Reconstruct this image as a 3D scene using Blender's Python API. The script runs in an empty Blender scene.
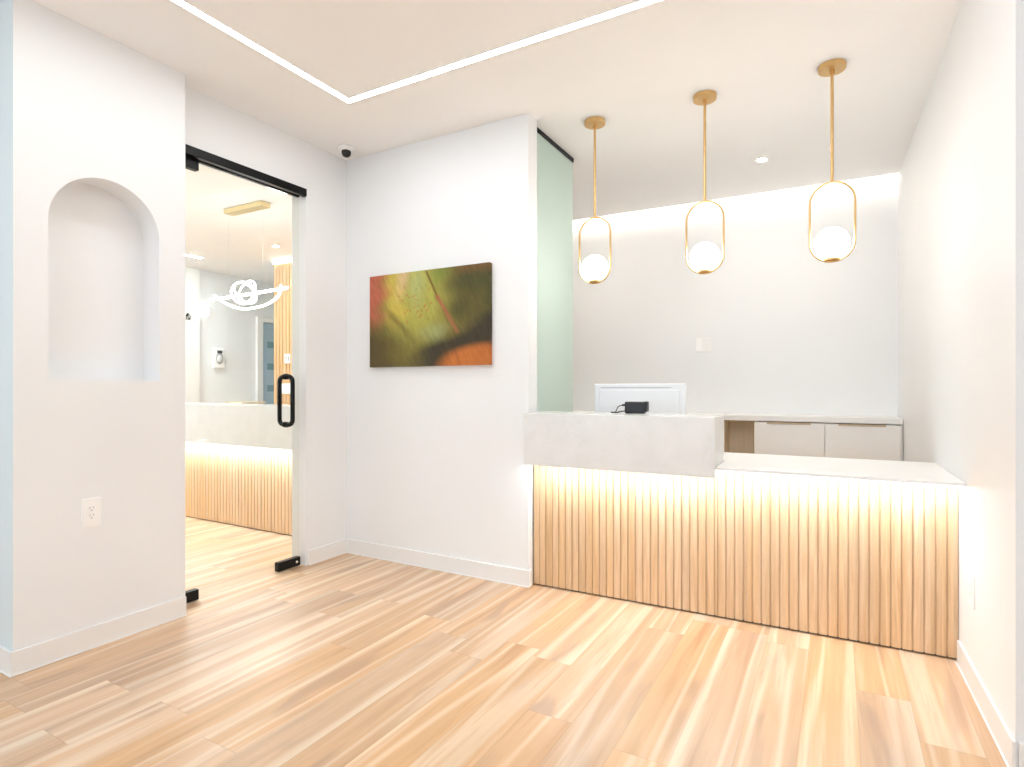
import bpy, bmesh, math, random
from mathutils import Vector, Matrix
random.seed(7)
sc = bpy.context.scene
COL = sc.collection
PI = math.pi

# ------------------------------------------------------------------ camera
H = 1.2                                  # eye height (m)
FPX = 577.0                              # focal length in pixels of a 1024 px wide frame
YAW = math.atan((837 - 512) / FPX)
cd = bpy.data.cameras.new('camera'); cam = bpy.data.objects.new('camera', cd); COL.objects.link(cam)
cam.location = (0, 0, H); cam.rotation_euler = (PI / 2, 0, YAW)
cd.sensor_fit = 'HORIZONTAL'; cd.sensor_width = 36; cd.lens = FPX / 1024 * 36
cd.shift_y = 3.5 / 1024; cd.clip_start = .02
sc.camera = cam

CEIL = 2.845
PHI = math.radians(1.3)                  # the desk bay stands 1.3 degrees off the rest of the room
PX, PY = 0.461, 3.16                     # floor corner of desk front and right wall
def L2W(x, y, z=0):
    return (PX + x * math.cos(PHI) - y * math.sin(PHI), PY + x * math.sin(PHI) + y * math.cos(PHI), z)

# ------------------------------------------------------------------ materials
def new_mat(name):
    m = bpy.data.materials.new(name); m.use_nodes = True
    nt = m.node_tree; b = nt.nodes['Principled BSDF']
    return m, nt, b

class NB:
    """small node builder"""
    def __init__(s, nt): s.nt = nt
    def n(s, t, **kw):
        q = s.nt.nodes.new(t)
        for k, v in kw.items(): setattr(q, k, v)
        return q
    def lk(s, a, b): s.nt.links.new(a, b)
    def put(s, v, sock):
        if hasattr(v, 'is_output') or isinstance(v, bpy.types.NodeSocket): s.lk(v, sock)
        else: sock.default_value = v
    def math(s, op, a, b=0.0, c=0.0, clamp=False):
        q = s.n('ShaderNodeMath', operation=op, use_clamp=clamp)
        s.put(a, q.inputs[0]); s.put(b, q.inputs[1])
        if len(q.inputs) > 2: s.put(c, q.inputs[2])
        return q.outputs[0]
    def xyz(s, x, y, z):
        q = s.n('ShaderNodeCombineXYZ'); s.put(x, q.inputs[0]); s.put(y, q.inputs[1]); s.put(z, q.inputs[2]); return q.outputs[0]
    def sep(s, v):
        q = s.n('ShaderNodeSeparateXYZ'); s.lk(v, q.inputs[0]); return q.outputs
    def noise(s, vec, scale=1, detail=3, rough=.5, dist=0):
        q = s.n('ShaderNodeTexNoise'); s.lk(vec, q.inputs['Vector'])
        q.inputs['Scale'].default_value = scale; q.inputs['Detail'].default_value = detail
        q.inputs['Roughness'].default_value = rough; q.inputs['Distortion'].default_value = dist
        return q.outputs['Fac']
    def white(s, vec):
        q = s.n('ShaderNodeTexWhiteNoise', noise_dimensions='3D'); s.lk(vec, q.inputs['Vector']); return q.outputs['Value']
    def ramp(s, fac, stops):
        q = s.n('ShaderNodeValToRGB'); s.lk(fac, q.inputs[0]); cr = q.color_ramp
        while len(cr.elements) < len(stops): cr.elements.new(.5)
        for e, (p, c) in zip(cr.elements, stops):
            e.position = p; e.color = c if len(c) == 4 else (*c, 1)
        return q.outputs[0]
    def mix(s, fac, a, b, mode='MIX'):
        q = s.n('ShaderNodeMix', data_type='RGBA', blend_type=mode)
        s.put(fac, q.inputs[0])
        s.put(a if not isinstance(a, tuple) or len(a) == 4 else (*a, 1), q.inputs[6])
        s.put(b if not isinstance(b, tuple) or len(b) == 4 else (*b, 1), q.inputs[7])
        return q.outputs[2]
    def sstep(s, v, a, b):
        q = s.n('ShaderNodeMapRange', interpolation_type='SMOOTHSTEP')
        s.put(v, q.inputs[0]); q.inputs[1].default_value = a; q.inputs[2].default_value = b
        return q.outputs[0]
    def coord(s, kind='Object'): return s.n('ShaderNodeTexCoord').outputs[kind]

def paint(name, col, rough=.55, bump=.04, var=.012, spec=.35):
    m, nt, b = new_mat(name); N = NB(nt); v = N.coord()
    n1 = N.noise(v, 1.3, 2)
    c2 = tuple(max(0, c * (1 - 2 * var)) for c in col)
    N.lk(N.ramp(n1, [(.3, c2), (.7, col)]), b.inputs['Base Color'])
    b.inputs['Roughness'].default_value = rough
    b.inputs['Specular IOR Level'].default_value = spec
    n2 = N.noise(v, 420, 2)
    bp = N.n('ShaderNodeBump'); bp.inputs['Strength'].default_value = bump; bp.inputs['Distance'].default_value = .002
    N.lk(n2, bp.inputs['Height']); N.lk(bp.outputs[0], b.inputs['Normal'])
    return m

def metal(name, col, rough=.3, var=.1):
    m, nt, b = new_mat(name); N = NB(nt)
    n1 = N.noise(N.coord(), 60, 2)
    N.lk(N.ramp(n1, [(.2, tuple(c * (1 - var) for c in col)), (.8, col)]), b.inputs['Base Color'])
    b.inputs['Metallic'].default_value = 1; b.inputs['Roughness'].default_value = rough
    return m

def plastic(name, col, rough=.4, var=.05):
    m, nt, b = new_mat(name); N = NB(nt)
    n1 = N.noise(N.coord(), 90, 2)
    N.lk(N.ramp(n1, [(.2, tuple(c * (1 - var) for c in col)), (.8, col)]), b.inputs['Base Color'])
    b.inputs['Roughness'].default_value = rough
    return m

def glow(name, col, strength):
    m = bpy.data.materials.new(name); m.use_nodes = True; nt = m.node_tree
    nt.nodes.remove(nt.nodes['Principled BSDF'])
    e = nt.nodes.new('ShaderNodeEmission'); e.inputs[0].default_value = (*col, 1); e.inputs[1].default_value = strength
    nt.links.new(e.outputs[0], nt.nodes['Material Output'].inputs[0])
    return m

def schlick(N, f0):
    lw = N.n('ShaderNodeLayerWeight'); lw.inputs[0].default_value = .5
    return N.math('ADD', f0, N.math('MULTIPLY', N.math('POWER', lw.outputs['Facing'], 5.0), 1 - f0))
def clear_glass(name, tint, f0=.02):
    m = bpy.data.materials.new(name); m.use_nodes = True; nt = m.node_tree
    nt.nodes.remove(nt.nodes['Principled BSDF']); N = NB(nt)
    t = N.n('ShaderNodeBsdfTransparent'); t.inputs[0].default_value = (*tint, 1)
    g = N.n('ShaderNodeBsdfGlossy'); g.inputs['Roughness'].default_value = .01; g.inputs[0].default_value = (.95, 1, .98, 1)
    mx = N.n('ShaderNodeMixShader'); N.lk(schlick(N, f0), mx.inputs[0]); N.lk(t.outputs[0], mx.inputs[1]); N.lk(g.outputs[0], mx.inputs[2])
    N.lk(mx.outputs[0], nt.nodes['Material Output'].inputs[0])
    return m

def frosted_glass(name, col, clear=.1):
    m = bpy.data.materials.new(name); m.use_nodes = True; nt = m.node_tree
    nt.nodes.remove(nt.nodes['Principled BSDF']); N = NB(nt)
    tr = N.n('ShaderNodeBsdfTranslucent'); tr.inputs[0].default_value = (*col, 1)
    df = N.n('ShaderNodeBsdfDiffuse'); df.inputs[0].default_value = (*col, 1)
    gl = N.n('ShaderNodeBsdfGlossy'); gl.inputs['Roughness'].default_value = .35
    a = N.n('ShaderNodeMixShader'); a.inputs[0].default_value = .5; N.lk(tr.outputs[0], a.inputs[1]); N.lk(df.outputs[0], a.inputs[2])
    c = N.n('ShaderNodeMixShader'); N.lk(schlick(N, .02), c.inputs[0]); N.lk(a.outputs[0], c.inputs[1]); N.lk(gl.outputs[0], c.inputs[2])
    N.lk(c.outputs[0], nt.nodes['Material Output'].inputs[0])
    return m

def wood_slats(name, pitch, x0, cols, sheen=.45):
    """vertical-grain oak; a new board every `pitch` along the object's x"""
    m, nt, b = new_mat(name); N = NB(nt); v = N.coord(); x, y, z = N.sep(v)
    idx = N.math('FLOOR', N.math('DIVIDE', N.math('SUBTRACT', x, x0), pitch))
    r = N.white(N.xyz(idx, 3.7, 1.1))
    r2 = N.white(N.xyz(idx, 9.2, 4.4))
    shift = N.math('MULTIPLY', r, 41.0)
    g = N.noise(N.xyz(N.math('ADD', N.math('MULTIPLY', x, 55.0), shift), N.math('MULTIPLY', y, 55.0), N.math('ADD', N.math('MULTIPLY', z, 3.0), shift)), 1, 4, .55, .6)
    fine = N.noise(N.xyz(N.math('MULTIPLY', x, 420.0), N.math('MULTIPLY', y, 420.0), N.math('ADD', N.math('MULTIPLY', z, 9.0), shift)), 1, 3)
    base = N.ramp(g, [(.25, cols[0]), (.5, cols[1]), (.75, cols[2])])
    base = N.mix(N.math('MULTIPLY', N.sstep(fine, .5, .72), .28), base, cols[0])
    hv = N.n('ShaderNodeHueSaturation'); N.lk(base, hv.inputs['Color'])
    N.lk(N.math('ADD', N.math('MULTIPLY', r2, .12), .94), hv.inputs['Value'])
    N.lk(N.math('ADD', N.math('MULTIPLY', r, .16), .92), hv.inputs['Saturation'])
    N.lk(hv.outputs[0], b.inputs['Base Color'])
    b.inputs['Roughness'].default_value = sheen
    bp = N.n('ShaderNodeBump'); bp.inputs['Strength'].default_value = .1; bp.inputs['Distance'].default_value = .001
    N.lk(fine, bp.inputs['Height']); N.lk(bp.outputs[0], b.inputs['Normal'])
    return m

def floor_mat():
    m, nt, b = new_mat('oak_plank_floor'); N = NB(nt); v = N.coord(); x, y, z = N.sep(v)
    W, L = .178, 1.22
    u = N.math('DIVIDE', N.math('ADD', x, 2.07 + W * 40), W)
    row = N.math('FLOOR', u); fu = N.math('FRACT', u)
    roff = N.white(N.xyz(row, 2.3, 7.7))
    t = N.math('ADD', N.math('DIVIDE', N.math('ADD', y, 20.0), L), N.math('MULTIPLY', roff, 3.0))
    col = N.math('FLOOR', t); ft = N.math('FRACT', t)
    r1 = N.white(N.xyz(row, col, 1.5)); r2 = N.white(N.xyz(row, col, 8.5)); r3 = N.white(N.xyz(row, col, 14.5))
    s1 = N.math('MULTIPLY', r1, 53.0); s2 = N.math('MULTIPLY', r2, 71.0)
    wob = N.math('MULTIPLY', N.math('SUBTRACT', N.noise(N.xyz(s1, N.math('MULTIPLY', y, .9), s2), 1, 1), .5), .04)
    xw = N.math('ADD', x, wob)
    broad = N.noise(N.xyz(N.math('ADD', N.math('MULTIPLY', xw, 15.0), s1), N.math('ADD', N.math('MULTIPLY', y, .75), s2), s1), 1, 3, .5, .3)
    grain = N.noise(N.xyz(N.math('ADD', N.math('MULTIPLY', xw, 75.0), s1), N.math('ADD', N.math('MULTIPLY', y, 2.4), s2), s2), 1, 4, .6, .5)
    fine = N.noise(N.xyz(N.math('MULTIPLY', x, 520.0), N.math('MULTIPLY', y, 12.0), s2), 1, 2)
    heart = N.noise(N.xyz(N.math('ADD', N.math('MULTIPLY', xw, 8.0), s2), N.math('ADD', N.math('MULTIPLY', y, 1.7), s1), s2), 1, 2, .5, .4)
    brown, tan, pale = (.53, .305, .175), (.70, .46, .275), (.83, .68, .515)
    c = N.ramp(broad, [(.28, brown), (.42, (.64, .42, .25)), (.55, tan), (.66, (.74, .55, .385)), (.76, pale)])
    c = N.mix(N.math('MULTIPLY', N.sstep(heart, .56, .74), .7), c, (.47, .31, .215))
    # pale sapwood along one edge of some boards
    st = N.math('ABSOLUTE', N.math('SUBTRACT', N.noise(N.xyz(N.math('ADD', N.math('MULTIPLY', xw, 7.0), s2), N.math('ADD', N.math('MULTIPLY', y, .22), s1), s1), 1, 1, .4, .2), .5))
    c = N.mix(N.math('MULTIPLY', N.sstep(st, .05, .006), .5), c, (.86, .72, .56))
    edge = N.math('ADD', fu, N.math('MULTIPLY', wob, 5.0))
    sap = N.math('MULTIPLY', N.sstep(edge, .72, .92), N.math('GREATER_THAN', r3, .72))
    sap2 = N.math('MULTIPLY', N.sstep(edge, .30, .12), N.math('LESS_THAN', r3, .14))
    c = N.mix(N.math('MULTIPLY', N.math('MAXIMUM', sap, sap2), .7), c, (.85, .71, .53))
    c = N.mix(N.math('MULTIPLY', N.sstep(grain, .48, .75), .38), c, brown)
    c = N.mix(N.math('MULTIPLY', N.sstep(fine, .52, .75), .12), c, brown)
    hv = N.n('ShaderNodeHueSaturation'); N.lk(c, hv.inputs['Color'])
    N.lk(N.math('ADD', N.math('MULTIPLY', r2, .20), .88), hv.inputs['Value'])
    N.lk(N.math('ADD', N.math('MULTIPLY', r1, .2), .9), hv.inputs['Saturation'])
    ex = N.math('MINIMUM', fu, N.math('SUBTRACT', 1.0, fu)); ey = N.math('MINIMUM', ft, N.math('SUBTRACT', 1.0, ft))
    seam = N.math('MAXIMUM', N.math('LESS_THAN', ex, .009), N.math('LESS_THAN', ey, .0016))
    c = N.mix(N.math('MULTIPLY', seam, .2), hv.outputs[0], (.25, .13, .07))
    N.lk(c, b.inputs['Base Color'])
    N.lk(N.math('ADD', N.math('MULTIPLY', grain, .16), .30), b.inputs['Roughness'])
    b.inputs['Specular IOR Level'].default_value = .42
    bp = N.n('ShaderNodeBump'); bp.inputs['Strength'].default_value = .12; bp.inputs['Distance'].default_value = .0015
    N.lk(N.math('SUBTRACT', N.math('MULTIPLY', fine, .3), seam), bp.inputs['Height']); N.lk(bp.outputs[0], b.inputs['Normal'])
    return m

def quartz_mat():
    m, nt, b = new_mat('white_quartz'); N = NB(nt); v = N.coord()
    w = N.noise(v, 3.0, 5, .6, 1.2)
    vein = N.math('ABSOLUTE', N.math('SUBTRACT', w, .5))
    k = N.math('MULTIPLY', N.sstep(vein, .016, .0), N.sstep(N.noise(v, 2.1, 2), .45, .62))
    cloud = N.noise(v, 9, 4)
    c = N.ramp(cloud, [(.3, (.73, .73, .72)), (.7, (.78, .78, .775))])
    c = N.mix(N.math('MULTIPLY', k, .13), c, (.55, .55, .55))
    sp = N.noise(v, 160, 2)
    c = N.mix(N.math('MULTIPLY', N.sstep(sp, .62, .8), .12), c, (.6, .6, .6))
    N.lk(c, b.inputs['Base Color']); b.inputs['Roughness'].default_value = .22
    return m

M = {}
M['wall'] = paint('white_wall_paint', (.85, .857, .866))
M['pale_blue'] = paint('pale_blue_tint', (.71, .785, .815))  # blue tint put into the wall colour on pier end and return
M['ceiling'] = paint('ceiling_paint', (.905, .90, .895), .7)
M['base'] = paint('baseboard_paint', (.85, .84, .825), .4, 0)
M['bead'] = paint('caulk_bead', (.88, .88, .87), .4, 0)
M['floor'] = floor_mat()
M['quartz'] = quartz_mat()
OAK = [(.57, .365, .20), (.67, .46, .275), (.75, .55, .35)]
M['oak'] = wood_slats('oak_slats', .042, -2.072, OAK)
M['oak_groove'] = wood_slats('oak_backing', .5, 0, [(.50, .33, .19), (.56, .385, .225), (.62, .43, .26)])
M['oak_inside'] = wood_slats('oak_veneer', .6, .1, [(.80, .67, .49), (.84, .72, .55), (.88, .77, .60)])
M['laminate'] = paint('cream_laminate', (.92, .905, .875), .4, 0)
M['laminate_white'] = paint('white_laminate', (.88, .875, .865), .35, 0)
M['brass'] = metal('brushed_brass', (.74, .49, .22), .34)
M['gold'] = metal('pale_gold', (.88, .74, .42), .38)
M['bronze'] = metal('bronze_pull', (.55, .40, .27), .4)
M['black'] = metal('matte_black_metal', (.025, .025, .025), .42)
M['blackp'] = plastic('black_plastic', (.012, .012, .012), .45)
M['chrome'] = metal('lock_chrome', (.8, .8, .8), .2)
M['white_plastic'] = plastic('white_plastic', (.93, .925, .92), .35, .02)
M['grey_plastic'] = plastic('grey_plastic', (.45, .46, .47), .4)
M['slot'] = plastic('dark_slot', (.06, .055, .05), .6)
M['screen_white'] = plastic('monitor_white', (.78, .78, .795), .3, .02)
M['screen_dark'] = plastic('monitor_screen', (.02, .02, .025), .15)
M['vent'] = plastic('monitor_vent', (.45, .45, .46), .5)
M['paper'] = plastic('white_paper', (.94, .94, .94), .8, .02)
M['blue_door'] = paint('blue_grey_door_paint', (.36, .48, .57), .4, 0)
M['door_lite'] = plastic('frosted_teal_lite', (.19, .32, .35), .15)
M['glass'] = clear_glass('clear_door_glass', (.975, .985, .97), .02)
M['window_glass'] = clear_glass('window_glass', (.985, .99, .99), .02)
M['frost'] = frosted_glass('green_frosted_glass', (.79, .905, .855))
M['led'] = glow('led_neutral', (.93, .97, 1), 33)
M['led_cove'] = glow('led_cove', (1, .92, .81), 27)
M['led_desk'] = glow('led_desk', (.82, .92, 1), 52)
M['led_left'] = glow('led_left_room', (.80, .93, 1), 230)
M['globe'] = glow('opal_globe', (1, .94, .86), 17)
M['spot'] = glow('downlight_lens', (1, .92, .82), 760)
M['led_slats'] = glow('led_slat_top', (1, .98, .95), 14)
M['sconce'] = glow('sconce_shade', (1, .98, .95), 3)
M['chand'] = glow('chandelier_tube', (.92, .98, 1), 22)

# ------------------------------------------------------------------ mesh helpers
class MB:
    def __init__(s): s.bm = bmesh.new()
    def box(s, x0, x1, y0, y1, z0, z1):
        g = bmesh.ops.create_cube(s.bm, size=1)
        bmesh.ops.scale(s.bm, vec=(x1 - x0, y1 - y0, z1 - z0), verts=g['verts'])
        bmesh.ops.translate(s.bm, vec=((x0 + x1) / 2, (y0 + y1) / 2, (z0 + z1) / 2), verts=g['verts'])
        return s
    def prism(s, pts, z0, z1):
        """polygon (counter-clockwise, xy) extruded in z"""
        lo = [s.bm.verts.new((x, y, z0)) for x, y in pts]; hi = [s.bm.verts.new((x, y, z1)) for x, y in pts]
        s.bm.faces.new(list(reversed(lo))); s.bm.faces.new(hi)
        n = len(pts)
        for i in range(n): s.bm.faces.new((lo[i], lo[(i + 1) % n], hi[(i + 1) % n], hi[i]))
        return s
    def rod(s, p, q, r, seg=16):
        p, q = Vector(p), Vector(q); d = q - p
        mat = Matrix.Translation((p + q) / 2) @ d.to_track_quat('Z', 'Y').to_matrix().to_4x4()
        bmesh.ops.create_cone(s.bm, cap_ends=True, segments=seg, radius1=r, radius2=r, depth=d.length, matrix=mat)
        return s
    def lathe(s, prof, seg=32, mat=None):
        """profile of (radius, z) turned about z"""
        mat = mat or Matrix.Identity(4); rings = []
        for r, z in prof:
            if r < 1e-6: rings.append([s.bm.verts.new(mat @ Vector((0, 0, z)))])
            else: rings.append([s.bm.verts.new(mat @ Vector((r * math.cos(2 * PI * k / seg), r * math.sin(2 * PI * k / seg), z))) for k in range(seg)])
        for a, b in zip(rings, rings[1:]):
            for k in range(seg):
                j = (k + 1) % seg
                if len(a) == 1 and len(b) == 1: continue
                if len(a) == 1: s.bm.faces.new((a[0], b[j], b[k]))
                elif len(b) == 1: s.bm.faces.new((a[k], a[j], b[0]))
                else: s.bm.faces.new((a[k], a[j], b[j], b[k]))
        return s
    def tube(s, pts, r, seg=10, closed=False, flat=None):
        """tube along points; flat=(ru, rv) gives an elliptical section (ru along the curve plane's normal)"""
        pts = [Vector(p) for p in pts]; n = len(pts); rings = []
        up = None
        for i, p in enumerate(pts):
            a = pts[(i - 1) % n] if closed or i > 0 else p
            b = pts[(i + 1) % n] if closed or i < n - 1 else p
            t = (b - a).normalized()
            if up is None:
                up = Vector((0, 1, 0)) if abs(t.y) < .9 else Vector((1, 0, 0))
            up = (up - t * up.dot(t)).normalized(); w = t.cross(up)
            ru, rv = flat or (r, r)
            rings.append([s.bm.verts.new(p + up * (ru * math.cos(2 * PI * k / seg)) + w * (rv * math.sin(2 * PI * k / seg))) for k in range(seg)])
        m = n if closed else n - 1
        for i in range(m):
            A, B = rings[i], rings[(i + 1) % n]
            for k in range(seg):
                j = (k + 1) % seg; s.bm.faces.new((A[k], A[j], B[j], B[k]))
        if not closed:
            s.bm.faces.new(list(reversed(rings[0]))); s.bm.faces.new(rings[-1])
        return s
    def build(s, name, mat, parent=None, bevel=0, smooth=False, seg=2):
        bmesh.ops.recalc_face_normals(s.bm, faces=s.bm.faces)
        me = bpy.data.meshes.new(name); s.bm.to_mesh(me); s.bm.free()
        mats = mat if isinstance(mat, (list, tuple)) else [mat]
        for q in mats: me.materials.append(q)
        if smooth:
            for f in me.polygons: f.use_smooth = True
        o = bpy.data.objects.new(name, me); COL.objects.link(o)
        if parent: o.parent = parent
        if bevel:
            b = o.modifiers.new('bevel', 'BEVEL'); b.width = bevel; b.segments = seg; b.limit_method = 'ANGLE'; b.angle_limit = math.radians(40)
        return o

def tag(o, label=None, cat=None, group=None, kind=None):
    if label: o['label'] = label
    if cat: o['category'] = cat
    if group: o['group'] = group
    if kind: o['kind'] = kind
    return o
def thing(name, label, cat, loc=(0, 0, 0), rot=0, group=None, kind=None):
    o = bpy.data.objects.new(name, None); COL.objects.link(o)
    o.location = loc; o.rotation_euler = (0, 0, rot); o.empty_display_size = .1
    return tag(o, label, cat, group, kind)
def bay(o):
    """place an object whose mesh is in the desk bay's own axes"""
    o.location = (PX, PY, 0); o.rotation_euler = (0, 0, PHI); return o
def struct(o, label, cat): return tag(o, label, cat, kind='structure')

# ------------------------------------------------------------------ the room shell
XF, XD, XDB, XL = -2.988, -3.105, -3.242, -7.8     # niche face, door wall face and its back, far wall of the next room
YA, YB, YP = 1.073, 1.802, 3.065                     # niche wall ends, picture wall face
YW = -3.5                                           # street front behind the camera

f = MB().prism([(-8.1, -3.7), (2.5, -3.7), (2.5, 7.4), (-8.1, 7.4)], -.05, 0).build('floor', M['floor'])
struct(f, 'light oak plank floor with pale streaks', 'floor')

c = MB()
p1, p2, p3 = L2W(.16, -.6), L2W(.16, 2.165), L2W(-3.65, 2.165)
c.prism([(-3.24, -3.7), (2.5, -3.7), (2.5, 2.6), (p1[0], 2.6), p2[:2], (-3.24, p3[1])], CEIL, CEIL + .06)
c.prism([(-8.1, 1.15), (-3.24, 1.15), (-3.24, 7.4), (-8.1, 7.4)], CEIL, CEIL + .06)
c.prism([(-4.8, -3.7), (-3.24, -3.7), (-3.24, 1.15), (-4.8, 1.15)], CEIL, CEIL + .06)
struct(c.build('ceiling', M['ceiling']), 'smooth white painted ceiling', 'ceiling')
c = MB().box(-3.62, .16, 2.02, 2.42, CEIL + .13, CEIL + .18).box(-3.62, .16, 2.02, 2.06, CEIL + .06, CEIL + .13)
struct(bay(c.build('ceiling_cove', M['ceiling'])), 'recessed light slot in ceiling along back wall', 'ceiling')

# --- niche wall (a thick pier) with an arched recess
def niche_wall():
    bm = bmesh.new(); V = lambda x, y, z: bm.verts.new((x, y, z))
    y0, y1, zb, zt = 1.197, 1.669, 1.232, 2.174; R = (y1 - y0) / 2; zc = zt - R; yc = (y0 + y1) / 2
    xb = XF - .146; n = 36
    arch = [(yc - R * math.cos(PI * k / n), zc + R * math.sin(PI * k / n)) for k in range(n + 1)]
    F = lambda *p: bm.faces.new([V(*q) for q in p])
    x = XF
    F((x, YA, 0), (x, y0, 0), (x, y0, CEIL), (x, YA, CEIL))
    F((x, y1, 0), (x, YB, 0), (x, YB, CEIL), (x, y1, CEIL))
    F((x, y0, 0), (x, y1, 0), (x, y1, zb), (x, y0, zb))
    for (ya, za), (yb, zb2) in zip(arch, arch[1:]):
        F((x, ya, za), (x, yb, zb2), (x, yb, CEIL), (x, ya, CEIL))          # face above the arch
        F((xb, ya, za), (xb, yb, zb2), (x, yb, zb2), (x, ya, za))            # soffit
        F((xb, ya, zc), (xb, yb, zc), (xb, yb, zb2), (xb, ya, za))           # back of the arch
    F((xb, y0, zb), (xb, y1, zb), (xb, y1, zc), (xb, y0, zc))
    F((xb, y0, zb), (xb, y0, zc), (x, y0, zc), (x, y0, zb))
    F((xb, y1, zb), (x, y1, zb), (x, y1, zc), (xb, y1, zc))
    F((xb, y0, zb), (x, y0, zb), (x, y1, zb), (xb, y1, zb))
    q = -3.40
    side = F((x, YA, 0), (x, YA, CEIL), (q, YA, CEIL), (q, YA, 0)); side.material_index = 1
    F((x, YB, 0), (q, YB, 0), (q, YB, CEIL), (x, YB, CEIL))
    F((q, YA, 0), (q, YB, 0), (q, YB, CEIL), (q, YA, CEIL))
    F((x, YA, CEIL), (x, YB, CEIL), (q, YB, CEIL), (q, YA, CEIL)); F((x, YA, 0), (q, YA, 0), (q, YB, 0), (x, YB, 0))
    bmesh.ops.remove_doubles(bm, verts=bm.verts, dist=1e-5)
    m = MB(); m.bm.free(); m.bm = bm
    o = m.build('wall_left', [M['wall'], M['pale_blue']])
    return o
struct(niche_wall(), 'white wall pier with an arched recess', 'wall')
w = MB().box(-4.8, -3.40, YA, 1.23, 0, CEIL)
struct(w.build('wall_left_return', M['pale_blue']), 'pale blue tinted wall running left from the arched niche pier', 'wall')

# --- doorway wall: returns left and right of the opening, and lintel
DZ = 2.50
w = MB().box(XDB, XD, YB, 1.842, 0, CEIL).box(XDB, XD, 2.695, YP + .01, 0, CEIL).box(XDB, XD, 1.842, 2.695, DZ, CEIL)
struct(w.build('wall_left_doorway', M['wall']), 'white wall around the glass door', 'wall')
w = MB().box(XDB, XD, YP + .01, 5.6, 0, CEIL + .1)
struct(w.build('wall_left_bay', M['wall']), 'white side wall of the space behind the desk', 'wall')
# --- picture wall
w = MB().box(XD, -1.613, YP, 3.178, 0, CEIL)
struct(w.build('wall_back_left', M['wall']), 'white wall that carries the painting', 'wall')
# --- back wall of the desk bay and the right wall
w = MB().box(-3.62, .16, 2.245, 2.40, 0, CEIL + .13)
struct(bay(w.build('wall_back', M['wall'])), 'white back wall behind the desk, washed by the ceiling slot', 'wall')
w = MB().box(.004, .16, -.828, 2.245, 0, CEIL + .13)
struct(bay(w.build('wall_right', M['wall'])), 'long white wall right of the reception desk', 'wall')
w = MB().box(.60, 2.5, 2.334, 2.50, 0, CEIL)
struct(w.build('wall_right_return', M['wall']), 'white wall turning off at the right edge', 'wall')
w = MB().box(2.35, 2.5, YW, 2.334, 0, CEIL)
struct(w.build('wall_right_front', M['wall']), 'white wall of the waiting area at far right', 'wall')
w = MB().box(-4.8, -4.65, YW, YA, 0, CEIL)
struct(w.build('wall_left_front', M['wall']), 'white wall of the waiting area at far left', 'wall')
# --- street front behind the camera: piers, spandrel and lintel round two wide windows
w = MB().box(-4.8, 2.5, YW - .15, YW, 0, .25).box(-4.8, 2.5, YW - .15, YW, 2.6, CEIL)
for a, b in ((-4.8, -4.4), (-1.35, -.95), (2.1, 2.5)): w.box(a, b, YW - .15, YW, .25, 2.6)
struct(w.build('wall_front', M['wall']), 'street front wall behind the viewer', 'wall')
def window(name, axis, a0, a1, z0, z1, pos, n, label):
    t = thing(name, label, 'window', kind='structure')
    fr, gl = MB(), MB()
    for k in range(n + 1):
        u = a0 + (a1 - a0) * k / n
        fr.box(max(a0, u - .025), min(a1, u + .025), pos - .1, pos - .04, z0, z1)
    fr.box(a0, a1, pos - .1, pos - .04, z0, z0 + .05).box(a0, a1, pos - .1, pos - .04, z1 - .05, z1)
    gl.box(a0 + .01, a1 - .01, pos - .073, pos - .067, z0 + .01, z1 - .01)
    fr.build('window_frame', M['black'], t, .003); gl.build('pane', M['window_glass'], t)
window('window_1', 'x', -4.4, -1.35, .25, 2.6, YW, 3, 'wide street window left of the pier')
window('window_2', 'x', -.95, 2.1, .25, 2.6, YW, 3, 'wide street window right of the pier')

# --- next room seen through the glass door
w = MB().box(XL - .15, XL, 1.15, 7.3, 0, CEIL)
struct(w.build('wall_far_left', M['wall']), 'white far wall of the next room', 'wall')
w = MB().box(-6.42, XDB, 5.062, 5.2, 0, CEIL)
struct(w.build('wall_far_back', M['wall']), 'partition that carries the oak slats', 'wall')
w = MB().box(XL, -6.3, 7.15, 7.3, 0, CEIL).box(-6.42, -6.3, 5.2, 7.15, 0, CEIL)
struct(w.build('wall_far_corridor', M['wall']), 'end wall of the corridor behind the slats', 'wall')
w = MB().box(XL, -3.40, 1.15, 1.229, 0, .9).box(XL, -3.40, 1.15, 1.229, 2.4, CEIL).box(XL, -7.4, 1.15, 1.229, .9, 2.4).box(-4.9, -3.40, 1.15, 1.229, .9, 2.4)
struct(w.build('wall_far_front', M['wall']), 'front wall of the next room, open for the added window', 'wall')
window('window_3', 'x', -7.4, -4.9, .9, 2.4, 1.27, 2, 'unseen window added to light the next room')  # unseen opening added to let daylight into the next room
w = MB().box(XL, XL + .05, 3.6, 4.884, 0, CEIL)
struct(w.build('trim_1', M['base'], bevel=.004), 'flat white pilaster on the far wall of the next room', 'trim')

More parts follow.
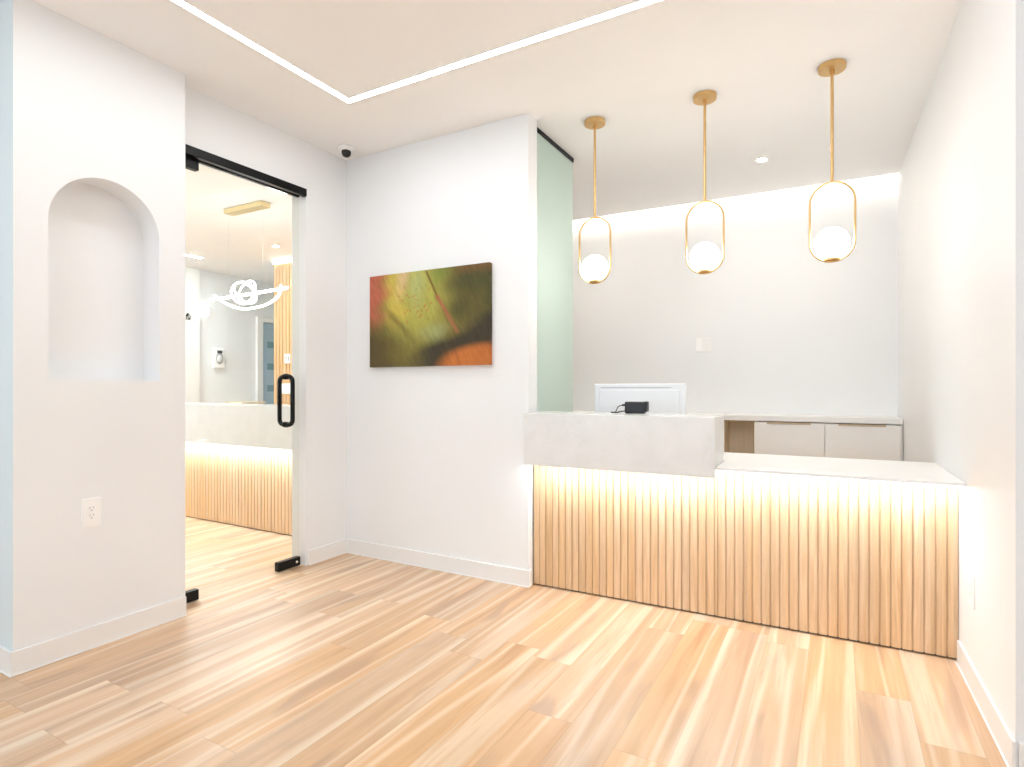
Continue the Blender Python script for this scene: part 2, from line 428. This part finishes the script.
# --- baseboards
BH, BT = .1, .011
def board(name, segs, label, inbay=False):
    m = MB()
    for (x0, x1, y0, y1, bead) in segs:
        m.box(x0, x1, y0, y1, 0, BH)
        if bead: m.box(*bead, 0, .006)
    o = m.build(name, M['base'], bevel=.002)
    if inbay: bay(o)
    return struct(o, label, 'baseboard')
board('baseboard_left', [(XF, XF + BT, YA - BT, YB, (XF, XF + BT + .006, YA - BT - .006, YB)), (-4.6, XF, YA - BT, YA, (-4.6, XF, YA - BT - .006, YA))], 'white baseboard under the arched niche')
board('baseboard_doorway', [(XD, XD + BT, 2.71, YP, (XD, XD + BT + .006, 2.71, YP))], 'white baseboard between glass door and corner')
board('baseboard_back', [(XD, -1.613 + BT, YP - BT, YP, (XD, -1.613 + BT, YP - BT - .006, YP)), (-1.613, -1.613 + BT, YP, 3.10, None)], 'white baseboard under the painting')
board('baseboard_right', [(.004 - BT, .004, -.828 - BT, -.02, (.004 - BT - .006, .004, -.834 - BT, -.02))], 'white baseboard along the right wall', True)
board('baseboard_right_return', [(.49, 2.35, 2.334 - BT, 2.334, (.49, 2.35, 2.328 - BT, 2.334))], 'white baseboard on the wall at the right edge')

# ------------------------------------------------------------------ glass door (hinged at its left) and header
XG = -3.15
d = thing('door_1', 'frameless clear glass door with black pull handle and black corner fittings', 'door', (XG, 1.85, 0), kind='structure')
W_ = 2.672 - 1.85
MB().box(-.006, .006, 0, W_, .012, 2.468).build('glass_pane', M['glass'], d)
MB().box(-.018, .018, 0, .117, 2.418, 2.482).build('corner_fitting', M['black'], d, .002)
MB().box(-.018, .018, 0, .117, .004, .062).build('corner_fitting', M['black'], d, .002)
lp = MB().box(-.018, .018, W_ - .175, W_, .008, .066).build('lock_fitting', M['black'], d, .002)
MB().lathe([(0, 0), (.010, 0), (.010, .003), (.008, .005), (0, .005)], 20, Matrix.Translation((.018, W_ - .03, .036)) @ Matrix.Rotation(PI / 2, 4, 'Y')).build('lock_cylinder', M['chrome'], lp, smooth=True)
hz0, hz1, hx, hy = .953, 1.268, .063, 2.571 - 1.85
def pull(sg):
    m = MB(); r = .036; pts = []
    pts.append((sg * .006, hy, hz0)); pts.append((sg * (hx - r), hy, hz0))
    for k in range(1, 9):
        a = -PI / 2 + k / 8 * PI / 2
        pts.append((sg * (hx - r + r * math.cos(a)), hy, hz0 + r + r * math.sin(a)))
    for k in range(0, 9):
        a = k / 8 * PI / 2
        pts.append((sg * (hx - r + r * math.cos(a)), hy, hz1 - r + r * math.sin(a)))
    pts.append((sg * .006, hy, hz1))
    return m.tube(pts, .0145, 14)
h = pull(1).build('pull_handle', M['black'], d, smooth=True)
for z in (hz0, hz1): MB().rod((.006, hy, z), (.016, hy, z), .019).build('handle_collar', M['black'], h, .002)
h = pull(-1).build('pull_handle', M['black'], d, smooth=True)
for z in (hz0, hz1): MB().rod((-.016, hy, z), (-.006, hy, z), .019).build('handle_collar', M['black'], h, .002)

hd = thing('door_header', 'black metal header rail across the top of the glass door', 'door rail', (XD, 1.844, 2.476))
MB().box(-.022, .012, .0, .849, 0, .05).build('front_rail', M['black'], hd, .002)
MB().box(-.085, -.060, .0, .849, .006, .05).build('rear_rail', M['black'], hd, .002)
MB().box(-.060, -.022, .0, .849, .028, .05).build('glazing_channel', M['chrome'], hd)

# ------------------------------------------------------------------ frosted glass screen behind the wall's end
t = thing('frosted_glass_screen', 'tall pale green frosted glass screen at the end of the painting wall', 'glass screen', (-1.662, 3.19, 0))
MB().box(-.006, .006, 0, .64, .003, 2.825).build('glass_sheet', M['frost'], t)
MB().box(-.012, .012, -.003, .645, 2.815, 2.843).build('top_channel', M['black'], t)

# ------------------------------------------------------------------ reception desk
def slats(m, x0, x1, pitch, w, z0, z1, yf, yb):
    n = int(round((x1 - x0) / pitch))
    for k in range(n + 1):
        a = x0 + k * pitch; b = min(a + w, x1)
        if b - a < .004: continue
        e = .0025
        m.prism([(a, yb), (a, yf + e), (a + e, yf), (b - e, yf), (b, yf + e), (b, yb)][::1], z0, z1)
def slat_part(name, parent, x0, x1, pitch, z0, z1, mat, label=None):
    m = MB(); slats(m, x0, x1, pitch, pitch - (.006 if pitch < .05 else .02), z0, z1, 0, .008)
    nf = len(m.bm.faces)
    m.box(x0, x1, .0065, .030, z0 + .002, z1)
    m.bm.faces.ensure_lookup_table()
    for i in range(nf, len(m.bm.faces)): m.bm.faces[i].material_index = 1
    o = m.build(name, [mat, M['oak_groove']], parent)
    if label: o['label'] = label
    return o
desk = bay(thing('reception_desk', 'oak slatted reception desk with raised white quartz counter and lower ledge at right', 'reception desk'))
slat_part('slat_panel', desk, -2.064, -1.002, .042, .010, .745, M['oak'])
slat_part('slat_panel', desk, -1.000, .003, .042, .010, .780, M['oak'])
MB().box(-2.06, -.004, .016, .03, 0, .012).build('toe_shadow_strip', M['slot'], desk)  # dark colour stands in for the shadow gap under the slats
MB().box(-2.042, -.988, -.18, .125, .752, 1.05).build('raised_counter', M['quartz'], desk, .003)
MB().box(-.987, .002, -.152, .57, .785, .802).build('low_ledge', M['laminate_white'], desk, .002)
MB().box(-2.055, -.9875, .126, .57, .775, .802).build('work_surface', M['laminate_white'], desk, .002)
for x in (-2.05, -1.02, -.03): MB().box(x, x + .025, .032, .55, .0, .774).build('side_panel', M['laminate'], desk, .002)
MB().box(-2.03, -1.0, -.115, -.09, .744, .7515).build('light_strip', M['led_desk'], desk)
MB().box(-.985, -.004, -.105, -.08, .777, .7845).build('light_strip', M['led_desk'], desk)

# ------------------------------------------------------------------ low cabinets against the back wall
cb = bay(thing('storage_cabinet', 'long low cream cabinet with white top against the back wall', 'cabinet'))
yf = 1.90
MB().box(-2.9, 0.0, yf - .022, 2.243, .927, .970).build('cabinet_top', M['laminate_white'], cb, .002)
m = MB()
for x0, x1 in ((-2.88, -2.86), (-1.282, -1.236), (-1.0, -.982), (-.51, -.492), (-.012, 0.0)): m.box(x0, x1, yf, 2.24, .08, .93)
m.box(-2.88, 0, 2.226, 2.243, .08, .93).box(-2.88, 0, yf + .02, 2.226, .08, .10).box(-2.86, 0, yf + .04, 2.226, 0, .08)
m.build('cabinet_body', M['laminate'], cb)
MB().box(-1.2355, -1.0005, 2.19, 2.225, .10, .93).box(-1.2355, -1.232, yf + .004, 2.19, .10, .93).box(-1.004, -1.0005, yf + .004, 2.19, .10, .93).box(-1.232, -1.004, yf + .004, 2.19, .60, .625).build('open_shelf', M['oak_inside'], cb)
for x0, x1 in ((-2.855, -2.34), (-2.335, -1.82), (-1.815, -1.286), (-.998, -.504), (-.499, -.014)):
    dr = MB().box(x0, x1, yf - .018, yf - .001, .09, .919).build('cabinet_door', M['laminate'], cb, .0015)
    MB().box(x0 + .09, x1 - .09, yf - .0215, yf - .016, .905, .9205).build('edge_pull', M['bronze'], dr, .001)

# ------------------------------------------------------------------ monitor on the work surface
mo = thing('computer_monitor', 'white computer monitor seen from behind, standing on the reception desk', 'monitor', L2W(-1.545, .455, .8025), PHI + .02)
MB().box(-.292, .292, -.012, .014, .060, .419).build('housing', M['screen_white'], mo, .008, seg=3)
MB().box(-.255, .255, -.020, -.010, .090, .380).build('back_cover', M['screen_white'], mo, .006)
MB().box(-.245, .205, -.0135, -.0115, .392, .396).build('vent_slot', M['vent'], mo)
MB().box(-.283, .283, .0135, .0155, .070, .410).build('screen', M['screen_dark'], mo)
MB().box(-.04, .04, -.045, -.018, .008, .20).build('stand_neck', M['screen_white'], mo, .005)
MB().box(-.12, .12, -.10, .09, 0, .01).build('stand_foot', M['screen_white'], mo, .004)

# ------------------------------------------------------------------ black adapter on the counter
ad = thing('power_adapter', 'small black power adapter with thin cable lying on the raised counter', 'adapter', L2W(-1.452, .07, 1.0505), PHI)
MB().box(-.062, .052, -.024, .024, .0, .066).build('case', M['blackp'], ad, .008, seg=3)
MB().box(.042, .066, -.02, .03, .010, .068).build('plug_block', M['blackp'], ad, .006)
def arc(pts, n=24):
    out = []; P_ = [Vector(p) for p in pts]; P_ = [P_[0]] + P_ + [P_[-1]]
    for i in range(1, len(P_) - 2):
        for k in range(n // (len(pts) - 1)):
            u = k / (n // (len(pts) - 1)); a, b, c_, d_ = P_[i - 1:i + 3]
            out.append(.5 * ((2 * b) + (c_ - a) * u + (2 * a - 5 * b + 4 * c_ - d_) * u * u + (3 * b - a - 3 * c_ + d_) * u ** 3))
    out.append(P_[-2]); return out
MB().rod((-.082, 0, .046), (-.058, 0, .046), .006).build('strain_relief', M['blackp'], ad, .001)
MB().tube(arc([(-.08, 0, .046), (-.105, .0, .036), (-.118, .0, .012), (-.125, .0, .004), (-.145, .005, .003)]), .0028, 8).build('cable', M['blackp'], ad, smooth=True)
MB().tube(arc([(-.06, -.005, .012), (-.085, -.005, .010), (-.11, -.002, .004), (-.15, .0, .0035)]), .0035, 8).build('cable', M['blackp'], ad, smooth=True)

# ------------------------------------------------------------------ pendants
PEND = 'oval brass pendants over the desk'
def pendant():
    t = thing('pendant_light', 'x', 'pendant light', group=PEND)        # origin on the ceiling
    MB().lathe([(0, -.001), (.064, -.001), (.064, -.024), (.062, -.027), (0, -.027)], 40).build('ceiling_rose', M['brass'], t, smooth=False)
    MB().rod((0, 0, -.05), (0, 0, -.026), .011).rod((0, 0, -.592), (0, 0, -.045), .0075).build('rod', M['brass'], t, .001)
    hw, top, bot = .1015, -.598, -1.004; R = hw; pts = []
    for k in range(25):
        a = k / 24 * PI; pts.append((R * math.cos(a), 0, top - R + R * math.sin(a)))
    for k in range(25):
        a = PI + k / 24 * PI; pts.append((R * math.cos(a), 0, bot + R + R * math.sin(a)))
    MB().tube(pts, .006, 12, closed=True, flat=(.009, .0055)).build('oval_frame', M['brass'], t, smooth=True)
    r = .081; zc = bot + .012 + r; prof = [(r * math.sin(PI * k / 24), zc - r * math.cos(PI * k / 24)) for k in range(25)]
    g = MB().lathe(prof, 40).build('globe', M['globe'], t, smooth=True)
    MB().lathe([(0, bot + .004), (.036, bot + .006), (.036, bot + .016), (.030, bot + .020), (0, bot + .020)], 32).build('globe_cup', M['brass'], t)
    return t
def copy_thing(o):
    r = o.copy(); COL.objects.link(r)
    for ch in list(o.children):
        q = ch.copy(); COL.objects.link(q); q.parent = r
        for g in list(ch.children):
            s_ = g.copy(); COL.objects.link(s_); s_.parent = q
    return r
pl = ['oval brass pendant nearest the frosted glass screen, directly above the monitor',
      'middle oval brass pendant, above the right end of the raised counter',
      'oval brass pendant nearest the right wall, hanging over the low ledge']
base = pendant()
for i, (x, y) in enumerate(((-1.304, 3.358), (-.650, 3.370), (-.022, 3.373))):
    o = base if i == 0 else copy_thing(base)
    o.location = (x, y, CEIL); o['label'] = pl[i]

# ------------------------------------------------------------------ ceiling fittings
ll = thing('linear_ceiling_light', 'glowing thin LED line turning a corner on the ceiling', 'ceiling light', (-2.441, 2.424, CEIL))
LX, LY, LW = 2.2, 5.0, .019
m = MB()
m.prism([(-LW, LW), (-LW, -LY - LW), (LW, -LY + LW), (LW, -LW), (LX - LW, -LW), (LX + LW, LW)], -.004, .002)
m.prism([(LX + LW, LW), (LX - LW, -LW), (LX - LW, -LY + LW), (LW, -LY + LW), (-LW, -LY - LW), (LX + LW, -LY - LW)], -.004, .002)
m.build('diffuser', M['led'], ll)
m = MB()
e = LW + .003
m.box(-e, -LW, -LY - e, e, -.0055, .003).box(-LW, LX + LW, LW, e, -.0055, .003).box(LW, e - .0, -LY + LW, -LW, -.0055, .003).box(e, LX - LW, -e, -LW, -.0055, .003)
m.build('channel', M['white_plastic'], ll)

def downlight(loc, label):
    t = thing('downlight', label, 'downlight', loc, group='recessed downlights')
    MB().lathe([(.031, .001), (.044, .001), (.044, -.003), (.040, -.005), (.031, -.004)], 32).build('trim_ring', M['white_plastic'], t, smooth=True)
    MB().lathe([(0, -.0025), (.031, -.0025), (.031, .001), (0, .001)], 32).build('lens', M['spot'], t)
    return t
sl = L2W(-.905, 1.385, CEIL)
downlight(sl, 'small round recessed downlight in the ceiling between the two right-hand pendants')
downlight(L2W(-2.42, 1.385, CEIL), 'added unseen downlight behind the frosted glass screen, lighting the desk bay')  # extra lamp added out of view to brighten the desk bay
downlight((-4.4, 2.2, CEIL), 'added downlight of the next room nearest the glass door, unseen behind the niche pier')  # this and the next two lamps are added unseen to brighten the next room
downlight((-5.4, 2.4, CEIL), 'added downlight of the next room between two others, unseen behind the niche pier')
downlight((-6.4, 2.4, CEIL), 'added downlight of the next room nearest its far wall, unseen behind the niche pier')
downlight((-5.703, 4.514, CEIL), 'small recessed downlight seen through the glass door above the slats')

cm = thing('security_camera', 'white dome security camera with black lens in the ceiling corner', 'camera', (-2.935, 2.895, CEIL))
MB().lathe([(0, -.0005), (.058, -.0005), (.058, -.012), (.050, -.026), (.034, -.030), (0, -.030)], 36).build('base', M['white_plastic'], cm, smooth=True)
MB().lathe([(.032 * math.sin(PI * k / 16), .032 * math.cos(PI * k / 16)) for k in range(17)], 28, Matrix.Translation((.006, -.008, -.040))).build('lens_ball', M['blackp'], cm, smooth=True)

cl = bay(thing('cove_light', 'hidden LED strip in the ceiling slot along the back wall', 'LED strip'))
MB().box(-2.9, .0, 2.1655, 2.172, CEIL + .022, CEIL + .052).build('strip', M['led_cove'], cl)

# ------------------------------------------------------------------ wall plates
def plate(name, label, cat, mtx, kind):
    t = bpy.data.objects.new(name, None); COL.objects.link(t); t.matrix_world = mtx; tag(t, label, cat)
    # local frame: x right, y out of the wall, z up
    if kind == 'outlet':
        MB().box(-.040, .040, 0, .006, -.066, .066).build('cover_plate', M['white_plastic'], t, .003)
        ins = MB().box(-.018, .018, .005, .0085, -.035, .035).build('receptacle', M['white_plastic'], t, .001)
        s_ = MB()
        for z in (-.017, .017): s_.box(-.009, -.006, .0082, .0089, z + .001, z + .010).box(.005, .008, .0082, .0089, z + .001, z + .010).rod((0, .0082, z - .007), (0, .0089, z - .007), .0035, 10)
        s_.build('slots', M['grey_plastic'], ins)
    elif kind == 'switch2':
        MB().box(-.069, .069, 0, .006, -.062, .062).build('cover_plate', M['laminate_white'], t, .003)
        MB().box(-.050, -.016, .005, .010, -.034, .034).build('rocker', M['laminate_white'], t, .002)
        MB().box(.010, .062, .005, .011, -.055, .055).build('rocker', M['paper'], t, .002)['label'] = 'bright white dimmer'
    elif kind == 'switch':
        MB().box(-.055, .055, 0, .006, -.06, .06).build('cover_plate', M['white_plastic'], t, .003)
        for x in (-.024, .024): MB().box(x - .014, x + .014, .005, .010, -.032, .032).build('rocker', M['grey_plastic'], t, .002)
    return t
rotL = Matrix.Rotation(-PI / 2, 4, 'Z')        # out of the wall = +X
plate('wall_outlet', 'white wall outlet below the arched niche', 'outlet', Matrix.Translation((XF, 1.36, .624)) @ rotL, 'outlet')
p = L2W(.004, -.258, .39)
plate('wall_outlet', 'white wall outlet on the right wall beside the desk', 'outlet', Matrix.Translation(p) @ Matrix.Rotation(PI / 2 + PHI, 4, 'Z'), 'outlet')
p = L2W(-1.46, 2.245, 1.577)
plate('light_switch', 'white double light switch plate on the back wall behind the desk', 'switch', Matrix.Translation(p) @ Matrix.Rotation(PI + PHI, 4, 'Z') , 'switch2')

# ------------------------------------------------------------------ the painting
def painting():
    x0, x1, z0, z1 = -2.85, -1.868, 1.338, 1.970
    t = thing('painting', 'unframed abstract canvas in green, yellow and orange on the white wall', 'painting', ((x0 + x1) / 2, YP, (z0 + z1) / 2))
    hw, hh = (x1 - x0) / 2, (z1 - z0) / 2
    nx, nz = 150, 96
    def ss(a, b, v):
        u = max(0, min(1, (v - a) / (b - a))); return u * u * (3 - 2 * u)
    def lerp(a, b, k): return tuple(p * (1 - k) + q * k for p, q in zip(a, b))
    def srgb(r, g, b_): return tuple(((c_ / 255 + .055) / 1.055) ** 2.4 for c_ in (r, g, b_))
    rnd = random.Random(3)
    dots = [(.25 + .3 * rnd.random(), .45 + .4 * rnd.random(), .003 + .004 * rnd.random()) for _ in range(46)]
    def seg(px, py, ax, ay, bx, by):
        ux, uy = bx - ax, by - ay; q = max(0, min(1, ((px - ax) * ux + (py - ay) * uy) / (ux * ux + uy * uy)))
        return math.hypot(px - ax - q * ux, py - ay - q * uy), q
    def color(u, v):                                    # u right, v up, 0..1
        w1 = .03 * math.sin(9 * u + 3 * v) + .02 * math.sin(23 * v - 7 * u)
        c_ = srgb(132, 120, 58)
        r = math.hypot((u - .40) / .40, (v - .74) / .60)
        c_ = lerp(c_, srgb(184, 178, 86), ss(1.05, .35, r + w1))
        c_ = lerp(c_, srgb(192, 196, 124), ss(.55, .0, math.hypot((u - .43) / .2, (v - .85) / .6) + w1))
        c_ = lerp(c_, srgb(212, 190, 86), ss(.13, .0, abs(u - .205 - .06 * (1 - v)) + w1) * ss(.3, .62, v) * .95)
        c_ = lerp(c_, srgb(232, 200, 152), ss(.09, .0, abs(u - .31 + .12 * (1 - v))) * ss(.62, .98, v) * .9)
        c_ = lerp(c_, srgb(176, 186, 130), ss(.16, .0, math.hypot((u - .60) / 1.0, (v - .33) * .8) + w1) * .5)
        c_ = lerp(c_, srgb(120, 142, 62), ss(.13, 0, abs(u - .60) + w1) * ss(.55, 1, v) * .7)
        c_ = lerp(c_, srgb(72, 72, 42), ss(.62, .86, u + w1 + .1 * (v - .6)) * ss(.3, .55, v) * .85)
        c_ = lerp(c_, srgb(112, 100, 50), ss(.16, 0, abs(u - .88) + w1) * ss(.24, 0, abs(v - .60)) * .7)
        c_ = lerp(c_, srgb(142, 96, 58), ss(.68, .82, u) * ss(.88, .99, v) * .55)
        c_ = lerp(c_, srgb(202, 112, 86), ss(.20, .05, u + w1) * ss(.38, .72, v + .1 * (1 - u)))
        c_ = lerp(c_, srgb(92, 78, 50), ss(.36, .05, u + .30 * v + w1 - .08) * ss(.60, .25, v) * .9)
        c_ = lerp(c_, srgb(84, 74, 44), ss(.06, .0, abs(v - (.62 - 1.35 * (u - .15)) ) * .75 + w1 * .3) * ss(.12, .2, u) * ss(.46, .3, u) * .55)
        yc = .06 + .58 * max(0, u - .36) ** .95                  # dark sweep rising to the right
        c_ = lerp(c_, srgb(62, 54, 44), ss(yc + .13, yc - .02, v + w1 * .7) * ss(.28, .56, u) * .92)
        e_ = math.hypot((u - .96) / .40, (v + .05) / .29)
        c_ = lerp(c_, srgb(208, 122, 58), ss(1.04, .72, e_ + w1 * .5) * .95)
        d1, q = seg(u, v, .505, .985, .60, .70)
        c_ = lerp(c_, srgb(110, 52, 32), ss(.011, .002, d1) * .9)
        d2, q = seg(u, v, .595, .715, .755, .34)
        c_ = lerp(c_, srgb(184, 102, 76), ss(.027, .003, d2) * (.9 - .35 * q))
        for a, b_, rr in dots:
            if math.hypot(u - a, (v - b_) * .64) < rr: c_ = lerp(c_, srgb(190, 96, 54), .65)
        return c_
    bm = bmesh.new(); lay = bm.loops.layers.float_color.new('paint'); dp = -.034
    grid = [[bm.verts.new((-hw + 2 * hw * i / nx, dp, -hh + 2 * hh * j / nz)) for j in range(nz + 1)] for i in range(nx + 1)]
    for i in range(nx):
        for j in range(nz):
            fa = bm.faces.new((grid[i][j], grid[i + 1][j], grid[i + 1][j + 1], grid[i][j + 1]))
            for lp_ in fa.loops:
                co = lp_.vert.co; cc = color((co.x + hw) / (2 * hw), (co.z + hh) / (2 * hh)); lp_[lay] = (*cc, 1)
    # wrapped edges carry the picture's border colours
    def side(pa):
        for a, b_ in zip(pa, pa[1:]):
            va = bm.verts.new((a.co.x, -.001, a.co.z)); vb = bm.verts.new((b_.co.x, -.001, b_.co.z))
            fa = bm.faces.new((a, b_, vb, va))
            for lp_ in fa.loops:
                co = lp_.vert.co; cc = color((co.x + hw) / (2 * hw), (co.z + hh) / (2 * hh)); lp_[lay] = (*cc, 1)
    side([grid[i][0] for i in range(nx + 1)]); side([grid[i][nz] for i in range(nx + 1)])
    side(grid[0]); side(grid[nx])
    m_, nt, b = new_mat('oil_paint'); N = NB(nt)
    at = N.n('ShaderNodeAttribute', attribute_name='paint'); v = N.coord(); x, y, z = N.sep(v)
    br = N.noise(N.xyz(N.math('ADD', N.math('MULTIPLY', x, 40.0), N.math('MULTIPLY', z, 18.0)), y, N.math('MULTIPLY', z, 9.0)), 1, 5, .65, 1.0)
    hv = N.n('ShaderNodeHueSaturation'); N.lk(at.outputs['Color'], hv.inputs['Color'])
    N.lk(N.math('ADD', N.math('MULTIPLY', br, .75), .43), hv.inputs['Value'])
    N.lk(hv.outputs[0], b.inputs['Base Color']); b.inputs['Roughness'].default_value = .5; b.inputs['Specular IOR Level'].default_value = .25
    mb = MB(); mb.bm.free(); mb.bm = bm
    bmesh.ops.remove_doubles(bm, verts=bm.verts, dist=1e-6)
    mb.build('canvas', m_, t)
    m = MB()
    m.box(-hw + .004, -hw + .034, -.028, -.001, -hh + .004, hh - .004).box(hw - .034, hw - .004, -.028, -.001, -hh + .004, hh - .004)
    m.box(-hw + .034, hw - .034, -.028, -.001, -hh + .004, -hh + .034).box(-hw + .034, hw - .034, -.028, -.001, hh - .034, hh - .004)
    m.build('stretcher_bars', M['oak_inside'], t)
painting()

# ------------------------------------------------------------------ next room: second desk, chandelier, slats, far door
d2 = thing('reception_desk', 'second slatted oak desk with white counter, seen through the glass door', 'reception desk', (-3.30, 3.165, 0))
slat_part('slat_panel', d2, -2.94, 0.0, .042, .010, .71, M['oak'])
MB().box(-2.94, 0, .016, .03, 0, .012).build('toe_shadow_strip', M['slot'], d2)  # same dark strip in place of shade below the second desk's slats
MB().box(-2.96, 0.03, -.14, .14, .712, 1.052).build('raised_counter', M['quartz'], d2, .003)
MB().box(-2.94, 0.03, .141, .72, .70, .73).build('work_surface', M['laminate_white'], d2, .003)
for x in (-2.92, -.03): MB().box(x, x + .025, .032, .70, 0, .698).build('side_panel', M['laminate'], d2, .002)
MB().box(-2.92, 0, -.09, -.065, .704, .7115).build('light_strip', M['led_desk'], d2)

sw = thing('slat_wall_panel', 'floor to ceiling oak slat panel in the next room beyond the second desk', 'wall panel', (-6.42, 5.048, 0))
slat_part('slat_panel', sw, 0.0, 3.17, .063, .0, 2.80, wood_slats('oak_wall_slats', .063, -.008, [(.50, .29, .13), (.62, .39, .20), (.70, .47, .27)]))
MB().box(0, 3.17, -.012, .006, 2.805, 2.84).build('light_strip', M['led_slats'], sw)

ch = thing('chandelier', 'looped glowing LED chandelier hung from a gold bar in the next room', 'chandelier', (-4.68, 3.39, CEIL))
MB().box(-.262, .262, -.05, .05, -.042, -.0005).build('ceiling_plate', M['gold'], ch, .002)
for x in (-.26, .22): MB().rod((x, 0, -.80), (x, 0, -.029), .0012, 6).build('wire', M['chrome'], ch)
MB().tube(arc([(-.545, 0, -.812), (-.2, .0, -.808), (.2, 0, -.798), (-.0 + .545, 0, -.788)], 30), .011, 10).build('straight_tube', M['chand'], ch, smooth=True)
for hxx, hyy, tilt, cx_ in ((.06, .083, .0, -.045), (.095, .01, .05, .0), (.02, .09, -.06, -.02)):
    loop = [(cx_ + hxx * math.cos(a) + tilt * math.sin(a), hyy * math.cos(a), -.785 + .10 * math.sin(a)) for a in [2 * PI * k / 48 for k in range(48)]]
    MB().tube(loop, .006, 10, closed=True).build('loop_tube', M['chand'], ch, smooth=True)
MB().tube(arc([(-.47, 0, -.775), (-.36, .03, -.85), (-.16, .06, -.915), (.08, .06, -.915), (.27, .05, -.885), (.40, .03, -.83), (.46, 0, -.76)], 42), .009, 10).build('swoop_tube', M['chand'], ch, smooth=True)

lf = thing('linear_ceiling_light', 'short LED line on the ceiling of the next room, left of the slats', 'ceiling light', (-7.07, 1.9, CEIL))
MB().box(-.018, .018, 0, 2.57, -.004, -.0002).build('diffuser', M['led_left'], lf)
lf = thing('wall_sconce', 'glowing white half-round wall light left of the looped chandelier', 'wall light', (XL, 4.965, 2.286))
MB().lathe([(.045 * math.sin(PI * k / 16), -.10 * math.cos(PI * k / 16)) for k in range(17)], 24, Matrix.Scale(.8, 4, (1, 0, 0)) @ Matrix.Translation((.075, 0, 0))).build('shade', M['sconce'], lf, smooth=True)
MB().box(0, .022, -.03, .03, -.05, .05).build('wall_mount', M['white_plastic'], lf, .004)

dp = thing('wall_dispenser', 'white and grey wall dispenser on the far wall seen through the glass door', 'dispenser', (XL, 5.175, 1.615))
MB().box(0, .05, -.085, .085, -.15, .15).build('housing', M['white_plastic'], dp, .02, seg=4)
MB().lathe([(0, 0), (.055, 0), (.055, .008), (.045, .012), (0, .012)], 28, Matrix.Translation((.046, .0, .0)) @ Matrix.Scale(1.5, 4, (0, 0, 1)) @ Matrix.Rotation(PI / 2, 4, 'Y')).build('oval_window', M['grey_plastic'], dp, smooth=True)
MB().lathe([(0, 0), (.04, 0), (.04, .008), (0, .008)], 28, Matrix.Translation((.054, .0, -.01)) @ Matrix.Scale(1.4, 4, (0, 0, 1)) @ Matrix.Rotation(PI / 2, 4, 'Y')).build('push_panel', M['white_plastic'], dp, smooth=True)
MB().box(.05, .064, -.035, .035, .07, .11).build('sensor', M['slot'], dp, .003)

d = thing('door_2', 'blue grey door with frosted glass strips at the end of the next room', 'door', (XL, 5.9, 0), kind='structure')
MB().box(.001, .04, 0, .92, .01, 2.20).build('door_leaf', M['blue_door'], d, .003)
for z in (1.86, 1.52, 1.18, .84, .5): MB().box(.0385, .042, .08, .84, z - .05, z + .05).build('glass_strip', M['door_lite'], d)
MB().box(.001, .055, -.10, -.003, 0, 2.28).box(.001, .055, .923, 1.02, 0, 2.28).box(.001, .055, -.003, .923, 2.205, 2.28).build('door_frame', M['base'], d, .003)
MB().rod((.041, .80, 1.02), (.075, .80, 1.02), .01).rod((.072, .80, 1.02), (.072, .70, 1.02), .009).build('door_handle', M['chrome'], d)

p = Matrix.Translation((-6.155, 5.048, 1.565)) @ Matrix.Rotation(PI, 4, 'Z')
plate('light_switch', 'white double switch plate mounted on the oak slats in the next room', 'switch', p, 'switch')
ps = MB().box(-6.285, -6.07, 5.040, 5.046, 1.115, 1.245).build('paper_notice', M['paper'])
tag(ps, 'blank white paper notice on the oak slats behind the door handle', 'notice')
sb = thing('sideboard', 'low wooden sideboard against the far wall, only its top edge showing', 'sideboard', (XL + .0005, 5.31, 0))
MB().box(0, .36, 0, .40, .955, .985).build('sideboard_top', M['oak_inside'], sb, .003)
MB().box(.002, .33, .01, .39, .0, .954).build('body', M['laminate'], sb, .003)
for y in (.012, .202): MB().box(.331, .347, y + .002, y + .186, .06, .94).build('cabinet_door', M['laminate'], sb, .002)
hk = thing('door_stop', 'tiny black stop on the far pilaster at the left edge of the door glass', 'door stop', (XL + .05, 4.708, 2.17))
MB().box(0, .012, -.03, .03, -.045, .045).build('plate', M['black'], hk, .002)
MB().rod((.011, 0, 0), (.05, 0, 0), .016).build('bumper', M['blackp'], hk, .002)

# ------------------------------------------------------------------ daylight, colour management
wd = bpy.data.worlds.new('daylight'); sc.world = wd; wd.use_nodes = True
bg = wd.node_tree.nodes['Background']; bg.inputs[0].default_value = (.68, .85, 1.0, 1); bg.inputs[1].default_value = 3.1

sc.view_settings.view_transform = 'Standard'; sc.view_settings.look = 'None'
sc.view_settings.gamma = 1; sc.view_settings.use_curve_mapping = False
sc.view_settings.exposure = 0.08
sc.cycles.max_bounces = 12; sc.cycles.diffuse_bounces = 7; sc.cycles.glossy_bounces = 4; sc.cycles.transparent_max_bounces = 12
sc.cycles.sample_clamp_indirect = 8
sc.cycles.use_denoising = True
sc.cycles.caustics_reflective = False; sc.cycles.caustics_refractive = False
